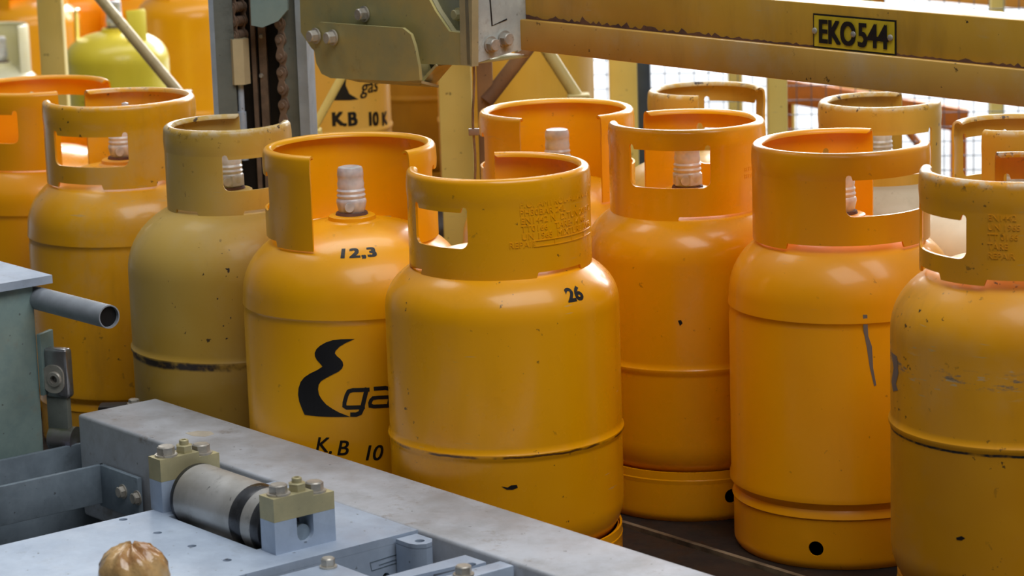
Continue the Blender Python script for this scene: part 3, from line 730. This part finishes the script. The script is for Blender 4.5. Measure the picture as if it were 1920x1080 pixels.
for fx in (.02, .505, .955):
    Ms = Matrix.Translation((wpl*fx, .0056, hpl*.5)) @ Matrix.Rotation(PI/2, 4, 'X')
    MB().lathe([(.0042,0), (.0038,.0018), (.0025,.0026), (1e-5,.0028)], 16, Ms).build('screw', M_bolt, npl)

# ------------------------------------------------------------------ bracket assembly at the end of the beam
NP = 2.46
def pn(U, V, n=NP): return onn(U, V, n)
br = empty('hanging_bracket', SN(pn(880, 122)[0], NP, pn(880, 122)[1]), ROT)
tag(br, 'yellowish zinc-plated steel bracket joining the chain column and the yellow beam', 'bracket')
s_o, z_o = pn(880, 122)
def rel(U, V, n=NP): a, b = onn(U, V, n); return (a-s_o, b-z_o)
outer = [rel(*p) for p in ((566,-60), (570,60), (590,90), (640,108), (760,118), (880,122), (880,62), (848,58), (822,20), (800,-22), (798,-60))]
sheet(outer[::-1], [], .006, lambda x, y, o: (x, .0+o, y)).build('side_plate', M_brack, br)
sheet([rel(*p) for p in ((880,62), (848,58), (822,20), (800,-22), (798,-60), (780,-60), (835,64), (880,70))], [], .02, lambda x, y, o: (x, -.002-o*.5, y)).build('plate_lip', M_zincy, br)
sheet([rel(*p, 2.49) for p in ((800,-60), (890,-60), (890,80), (830,80))], [], .006, lambda x, y, o: (x, .03+o, y)).build('back_plate', M_col, br)
sheet([rel(*p) for p in ((868,-60), (893,-60), (893,124), (872,120))], [], .012, lambda x, y, o: (x, -.008-o, y)).build('front_strip', M_zincy, br)
fl_ = [(590,50), (604,41), (700,48), (760,52), (775,64), (782,85), (790,125), (792,150), (760,152), (625,146), (608,138), (598,118), (594,95), (585,84)]
sheet([rel(*p, 2.44) for p in fl_][::-1], [], .005, lambda x, y, o: (x, -.02+o, y)).build('front_flap', M_brack, br)
# the flap's lower edge turns under: a folded V
a = rel(640, 146, 2.44); b = rel(790, 156, 2.44)
MB().add([(a[0],-.02,a[1]), (b[0],-.02,b[1]), (b[0],.012,b[1]-.010), (a[0],.012,a[1]-.010), (a[0],-.02,a[1]+.004), (b[0],-.02,b[1]+.004), (b[0],.012,b[1]-.006), (a[0],.012,a[1]-.006)],
    [(0,1,2,3), (4,7,6,5), (0,4,5,1), (1,5,6,2), (2,6,7,3), (3,7,4,0)]).build('flap_fold', M_zincy, br)
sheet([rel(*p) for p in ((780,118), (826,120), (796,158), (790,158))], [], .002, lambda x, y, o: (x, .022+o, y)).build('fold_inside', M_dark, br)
vv = [rel(*p) for p in ((781,116), (795,156), (826,121))]
sheet(stroke(vv, .004), [], .030, lambda x, y, o: (x, -.008-o, y)).build('folded_end', M_zincy, br)
for U, V, n_b in ((595,67,2.435), (627,70,2.435), (686,26,2.455)):
    s_, z_ = rel(U, V, n_b)
    hexbolt(.0098, .014, .3, True, False, Matrix.Translation((s_, n_b-NP-.002, z_)) @ Matrix.Rotation(PI/2, 4, 'X')).build('bolt', M_bolt, br, ang=20)
s_, z_ = rel(868, 26, 2.49)
hexbolt(.008, .01, .1, True, False, Matrix.Translation((s_, .022, z_)) @ Matrix.Rotation(PI/2, 4, 'X')).build('bolt', M_zincy, br, ang=20)
# end plate facing along the conveyor, one edge at NP, other at the beam
eL = 0.013
zB = 0.0
ep = MB(); wN = NB-NP+.012
sheet([(-.008, 0.002), (wN*.80, .0145), (wN*.80, .012), (wN+.012, .022), (wN+.012, .028), (wN-.004, .034), (wN-.004, .16), (-.008, .16)], [], .008, lambda x, y, o: (eL+o, x, y), mb=ep)
ep.build('end_plate', M_white, br)
sl = MB(); sheet(stroke([(.030,.125), (.034,.055), (.062,.062)], .0022), [], .0006, lambda x, y, o: (eL+.0007+o, x, y), mb=sl)
sl.build('groove', M_dark, br)
for y, z in ((.030,.028), (.056,.034)):
    hexbolt(.0098, .013, .3, True, False, Matrix.Translation((eL, y, z)) @ Matrix.Rotation(PI/2, 4, 'Y')).build('bolt', M_bolt, br, ang=20)
MB().rbox(-.10, .012, .004, wN, .002, .006, .001).build('bottom_plate', M_brack, br)
MB().tube((.02, wN+.012, .07), (.02, wN+.012, .16), .010, 16).build('corner_post', M_galv, br)

# hanging wire
wr = empty('hanging_wire', SN(*onn(888, 122, 2.47)[:1], 2.47, .12) , 0)
P0 = at(887, 118, 4.02); P1 = at(890, 345, 4.10)
wr.location = P1; tag(wr, 'thin dark wire with a small clip hanging from the bracket', 'wire')
dq = P0-P1; wb = MB(); prev = Vector((0, 0, 0))
for i in range(1, 9):
    q = dq*(i/8)+Vector((.0015*math.sin(i*1.1), 0, 0)); wb.tube(prev, q, .0019, 8); prev = q
wb.build('wire', M_chain, wr)
mid = dq*.43; MB().rbox(mid.x-.008, mid.x+.008, mid.y-.004, mid.y+.004, mid.z-.004, mid.z+.006, .001).build('clip', M_chain, wr)

# ------------------------------------------------------------------ chain column
DC = 4.42; CB = at(492, 240, DC); RC = R(-7)
MC = Matrix.Translation((CB.x, CB.y, -.12)) @ Matrix.Rotation(RC, 4, 'Z'); MCi = MC.inverted()
def cl_(U, V, dy=0.):          # sight line onto the plane dy behind the mouth of the channel, in column coordinates
    n_ = MC.to_3x3() @ Vector((0, 1, 0)); q = ray(U, V); t = ((MC.translation-CAM).dot(n_)+dy)/q.dot(n_)
    return MCi @ (CAM+q*t)
xa = cl_(405, 240).x; xb = cl_(583, 240).x
co = empty('chain_column', (CB.x, CB.y, -.12), RC)
tag(co, 'grey steel lifting column, an open channel that houses two roller chains', 'column')
Ht = 1.3
MB().box(xa-.002, xa+.006, .0, .055, 0, Ht).build('left_edge', M_coledge, co)
MB().box(xa+.006, xa+.036, .0, .005, 0, Ht).build('left_web', M_col, co)
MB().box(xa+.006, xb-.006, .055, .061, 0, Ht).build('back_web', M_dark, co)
MB().box(xb-.042, xb-.016, .008, .013, 0, Ht).build('right_web', M_col, co)
MB().box(xb-.016, xb, -.006, .055, 0, Ht).build('right_edge', M_coledge, co)
for U0_, U1_ in ((474, 482), (488, 502)):
    MB().box(cl_(U0_, 150, .04).x, cl_(U1_, 150, .04).x, .040, .050, 0, Ht).build('guide_rail', M_chain, co)
for V in (68, 142):
    p_ = cl_(490, V, .04)
    MB().lathe([(1e-5,0), (.004,0), (.003,.003), (1e-5,.003)], 12, Matrix.Translation((p_.x, .040, p_.z)) @ Matrix.Rotation(PI/2, 4, 'X')).build('rail_bolt', M_bolt, co)

def chain(U, dy, V1, pitch, label, zt=1.16):
    p_ = cl_(U, V1, dy); t = empty('roller_chain', MC @ p_, RC); tag(t, label, 'chain', 'chains in the lifting column')
    N_ = int((zt-p_.z)/pitch); protos = []
    for i in range(N_):
        if i < 2:
            mb = MB(); wx = .0105; ra, rw = pitch*.36, pitch*.19; sx = .0 if i % 2 else .0
            pl_ = [(ra*math.cos(R(a)), ra*math.sin(R(a))) for a in range(150, 391, 20)] + [(rw, pitch*.5)] + [(ra*math.cos(R(a)), pitch+ra*math.sin(R(a))) for a in range(-30, 211, 20)] + [(-rw, pitch*.5)]
            f0 = -wx-(.004 if i % 2 == 0 else 0)
            for yy in (f0, -f0-.0025): sheet(pl_, [], .0025, lambda x, y, o, yy=yy: (x, yy-o, y), mb=mb)
            for zz in (0, pitch): mb.lathe([(1e-5,f0-.003), (ra*.5,f0-.003), (ra*.5,-f0), (1e-5,-f0)], 12, Matrix.Translation((0, 0, zz)) @ Matrix.Rotation(PI/2, 4, 'X') @ Matrix.Scale(-1, 4, (0, 0, 1)))
            mb.lathe([(1e-5,-.006), (ra*1.05,-.006), (ra*1.05,.006), (1e-5,.006)], 14, Matrix.Rotation(PI/2, 4, 'X'))
            o = mb.build('link', M_chain, t, (0, 0, i*pitch)); protos.append(o)
        else:
            o = protos[i % 2].copy(); COL.objects.link(o); o.parent = t; o.location = (0, 0, i*pitch)
        o.rotation_euler = (0, 0, R(-28))
chain(542, .018, 226, .0262, 'right-hand greasy roller chain inside the grey column')
chain(449, .022, 92, .0225, 'left-hand roller chain ending in a pale hexagonal coupler')
p0 = cl_(449, 72, .010); p1 = cl_(452, 157, .010); p2 = cl_(458, 300, .010)
cp = empty('chain_coupler', MC @ p2, RC); tag(cp, 'pale hexagonal coupler nut and threaded rod below the left chain', 'coupler')
MB().prism(hexpoly(.0165, .15), p1.z-p2.z, p0.z-p2.z).build('hex_nut', metal('pale_zinc', srgb(214,200,160), srgb(196,182,146), .4, .2, 10, .1, (.3,.3,.25), False), cp, ang=20)
MB().tube((0, 0, 0), (0, 0, p1.z-p2.z), .0052, 12).tube((0, 0, 0), (0, 0, p1.z-p2.z-.045), .0072, 12).build('rod', M_galv, cp)
p0 = cl_(505, 50, -.004)
hk = empty('guide_block', MC @ p0, RC)
tag(hk, 'green-grey steel guide block at the top of the chain column', 'block')
a = [cl_(U, V, -.004)-p0 for U, V in ((470,-60), (542,-60), (541,18), (524,38), (495,50), (474,46))]
sheet([(q.x, q.z) for q in a][::-1], [], .012, lambda x, y, o: (x, o, y)).build('block_plate', M_house, hk)

# ------------------------------------------------------------------ background: posts, cages, far bottles
def upright(name, U, V, d, wpx, z1, mat, label, group=None, dpth=.04, rz=0):
    P = at(U, V, d); wd = wpx*d/FPX
    t = MB().rbox(-wd/2, wd/2, -dpth/2, dpth/2, 0, z1+.12, .003).build(name, mat, None, (P.x, P.y, -.12), rz)
    return tag(t, label, 'post', group)
upright('cage_post', 856, 230, 4.85, 62, 1.0, M_post, 'broad pale yellow post behind the hanging wire')
upright('rusty_post', 909, 150, 4.75, 30, .9, M_postr, 'rust-streaked narrow post right of the wire')
upright('cage_post', 98, 60, 5.6, 46, 1.3, M_post, 'pale yellow cage post with dark worn edges at the upper left')
upright('fence_post', 1168, 150, 5.6, 52, 1.2, M_post, 'yellowish post left of the dark blue post')
upright('fence_post', 1206, 150, 5.75, 24, 1.2, M_fpost, 'dark blue post in the mesh fence')
upright('fence_post', 1457, 200, 5.3, 36, 1.2, M_post, 'yellow post behind the chipped far collar')
upright('fence_post', 1600, 5, 6.8, 70, .95, M_post, 'yellow post seen above the beam near the number plate')
upright('fence_post', 1869, 20, 7.2, 26, .80, M_post, 'short yellow post above the beam at the upper right')
def bar(name, a, b, d, wpx, mat, label, cat='brace', d2=None, post=False):
    A = at(*a, d); B = at(*b, d2 or d); r = wpx*d/FPX/2
    if post:
        t = empty(name, (A.x, A.y, -.12)); tag(t, label, cat); z = A.z+.12
        MB().tube((0, 0, z), B-A+Vector((0, 0, z)), r, 16).build('brace_tube', mat, t)
        MB().rbox(-.02, .02, -.02, .02, 0, z+.01, .003).build('brace_foot', mat, t); return t
    t = MB().tube((0,0,0), B-A, r, 16).build(name, mat, None, tuple(A)); return tag(t, label, cat)
bar('cage_brace', (340,180), (165,-30), 5.4, 21, paint('brace_dull', srgb(176,160,112), srgb(150,134,94), .4, 1, .5, .1), 'grey-yellow diagonal bar crossing in front of the far green-yellow bottle', d2=5.6, post=True)
bar('cage_brace', (1085,186), (1010,70), 4.95, 24, paint('brace_pale', srgb(196,180,120), srgb(176,158,98), .4, 1, .5, .1), 'pale diagonal bar in front of the large far yellow bottle', post=True)
bar('cage_brace', (912,190), (1000,76), 4.74, 28, M_postr, 'rusty brown diagonal brace below the bracket')
bar('cage_brace', (582,252), (650,128), 4.9, 16, M_post, 'thin yellow diagonal bar between column and printed far bottle', post=True)
bar('cage_brace', (1512,28), (1560,-30), 6.23, 20, M_postr, 'brown diagonal bar above the beam')

def far_bottle(U, d, Rb, z0, H, label, mat, cut=None, open_=(-30, 40), seam=.22, arcs=None, ct=None):
    P = at(U, 100, d); rz = math.atan2(-P.y, -P.x)
    t = empty('gas_bottle', (P.x, P.y, z0), rz); tag(t, label, 'gas bottle', 'far gas bottles in the background')
    prof = body_profile('weld', Rb, H, seam, H-.185)
    MB().lathe(prof, 64).build('body', mat, t)
    MB().lathe([(Rb-.004,.07), (Rb-.004,0), (Rb-.008,0), (Rb-.008,.07)], 64).build('foot_ring', mat, t)
    Rc = Rb*.76; ct = ct or H
    for q0, q1 in (arcs or [(open_[1], open_[0]+360)]):
        MB().lathe([(Rc,H-.16), (Rc,ct-.006), (Rc-.004,ct), (Rc-.010,ct-.003), (Rc-.004,ct-.008), (Rc-.003,H-.16), (Rc,H-.16)], 60, None, False, R(q0), R(q1)).build('collar', mat, t)
    t['_m'] = mat; valve_cap(t, H-.112); del t['_m']
    return t, prof
m_yg = paint('paint_lime', srgb(234,216,66), srgb(218,196,44), .15, .6, .35, .3)
m_wy = paint('paint_white_yellow', srgb(226,222,190), srgb(206,196,130), .15, .6, .35, .3)
m_fo = paint('paint_far_orange', srgb(244,168,3), srgb(236,158,2), .05, .3, .35, .3)
m_fy = paint('paint_far_yellow', srgb(228,180,70), srgb(214,162,52), .15, .9, .45, .2, seam=.40, seamcol=(.16,.08,.03), seamw=.008)
m_fd = paint('paint_far_shaded', srgb(176,130,34), srgb(150,104,22), .4, 1, .5, .2, seam=.34, seamcol=(.05,.03,.02))  # yellow darkened to brown for the shadow this bottle stands in
bp = MB().rbox(-.62, .30, -.30, .62, -.12, .16, .01).build('storage_pallet', M_bed, None, (.0, 5.45, 0)); tag(bp, 'dark pallet under the far yellow bottles in the middle', 'pallet')
far_bottle(218, 6.9, .130, -.12, .635, 'lime yellow far bottle with two short collar posts, upper left', m_yg, arcs=[(18, 52), (-112, -84)], ct=.585)
far_bottle(0, 7.4, .105, -.12, .50, 'whitish yellow far bottle at the upper left corner', m_wy)
far_bottle(362, 7.7, .152, -.12, .66, 'far orange bottle between the lime bottle and the chain column', m_fo)
far_bottle(155, 8.6, .150, -.12, .60, 'far orange bottle behind the lime one, left', m_fo)
far_bottle(285, 8.4, .145, -.12, .60, 'far orange bottle behind the lime one, right', m_fo)
far_bottle(60, 8.2, .150, -.12, .60, 'far orange bottle half hidden by the yellow cage post', m_fo)
kbt, kpf = far_bottle(590, 5.3, .142, .16, .56, 'far yellow bottle printed K.B 10K beside the chain column', paint('paint_kb', srgb(238,190,88), srgb(228,176,70), .1, .5, .4, .2))
far_bottle(800, 5.78, .150, .16, .56, 'far bottle with shade put into its brown colour, left of the broad yellow post', m_fd)
far_bottle(965, 5.35, .152, .16, .60, 'large far yellow bottle with a rusty seam, behind the diagonal bars', m_fy)
RK = .142; fk = on_cyl(RK, 0)
def k_at(U, V):
    P = kbt.location; x, z = on_b(P, kbt.rotation_euler.z, RK, U, V); return x, z-P.z
for word in ((('K', 622), ('.', 643), ('B', 652)), (('1', 688), ('0', 699), ('K', 716))):
    kk = MB()
    for ch, U in word:
        x, z = k_at(U, 236); text_on(ch, .036, lambda a, b, o, z=z: fk(a, z+b, o), x, 0, .0006, mb=kk, fat=.0018)
    kk.build('printed_lettering', M_ink, kbt, smooth=False)['label'] = 'black lettering ' + ('K.B' if word[0][0] == 'K' else '10K')
lk = MB()
sheet([k_at(*p) for p in ((642,135), (634,160), (626,176), (625,188), (655,188), (672,186), (655,176), (648,160), (650,135))], [], .0001, lambda x, y, o: fk(x, y, o+.0006), [-.15+.006*i for i in range(50)], (), lk)
x, z = k_at(676, 176); text_on('gas', .038, lambda a, b, o: fk(a, z+b, o), x, 0, .0006, mb=lk, shear=.25, fat=.0006)
lk.build('printed_logo', M_ink, kbt, smooth=False)['label'] = 'black swoosh logo with the word gas'

# mesh fence and orange rail on the right
P = at(1112, 200, 6.3)
fe_ = empty('mesh_fence', (P.x, P.y, -.12), R(-6)); tag(fe_, 'fine wire mesh fence against the bright yard behind the bottles on the right', 'fence')
wm = MB(); nx = 36; px = .033
for i in range(nx): wm.box(i*px-.0010, i*px+.0010, -.0013, .0013, .02, 1.3)
for j in range(38): wm.box(0, (nx-1)*px, -.0028, -.0010, .03+j*px, .0320+j*px)
o = wm.build('wire_mesh', M_fence, fe_, smooth=False); o['kind'] = 'stuff'
for x in (-.012, nx*px): MB().rbox(x-.012, x+.012, -.012, .012, 0, 1.3, .002).build('frame_tube', M_post, fe_)
def rail(a, b, d, hpx, mat, label, d2=None):
    A = at(*a, d); B = at(*b, d2 or d); h = hpx*d/FPX; v = B-A; L_ = v.length
    t = empty('guard_rail', (A.x, A.y, -.12)); tag(t, label, 'rail')
    M_ = Matrix.Translation((0, 0, A.z+.12)) @ v.to_track_quat('X', 'Z').to_matrix().to_4x4()
    MB().rbox(0, L_, -.02, .02, -h/2, h/2, .003, 2, M_).build('rail_bar', mat, t)
    for f_ in (.03, .97):
        q = v*f_; MB().rbox(q.x-.018, q.x+.018, q.y+.021, q.y+.05, 0, A.z+q.z+.12, .003).build('rail_post', mat, t)
rail((1462,168), (1812,226), 6.6, 44, M_orange, 'orange guard rail behind the chipped far collars')
rail((1640,-22), (1960,8), 7.4, 24, paint('rail_tan', srgb(206,150,72), srgb(190,132,54), .2, .8, .5, .1), 'tan rail along the top right corner')
rail((1375,-4), (1480,2), 6.9, 26, M_post, 'pale yellow rail end above the beam')
bar('rail_brace', (1745,300), (1690,230), 6.5, 15, M_orange, 'orange diagonal brace seen through the far collar window', post=True)
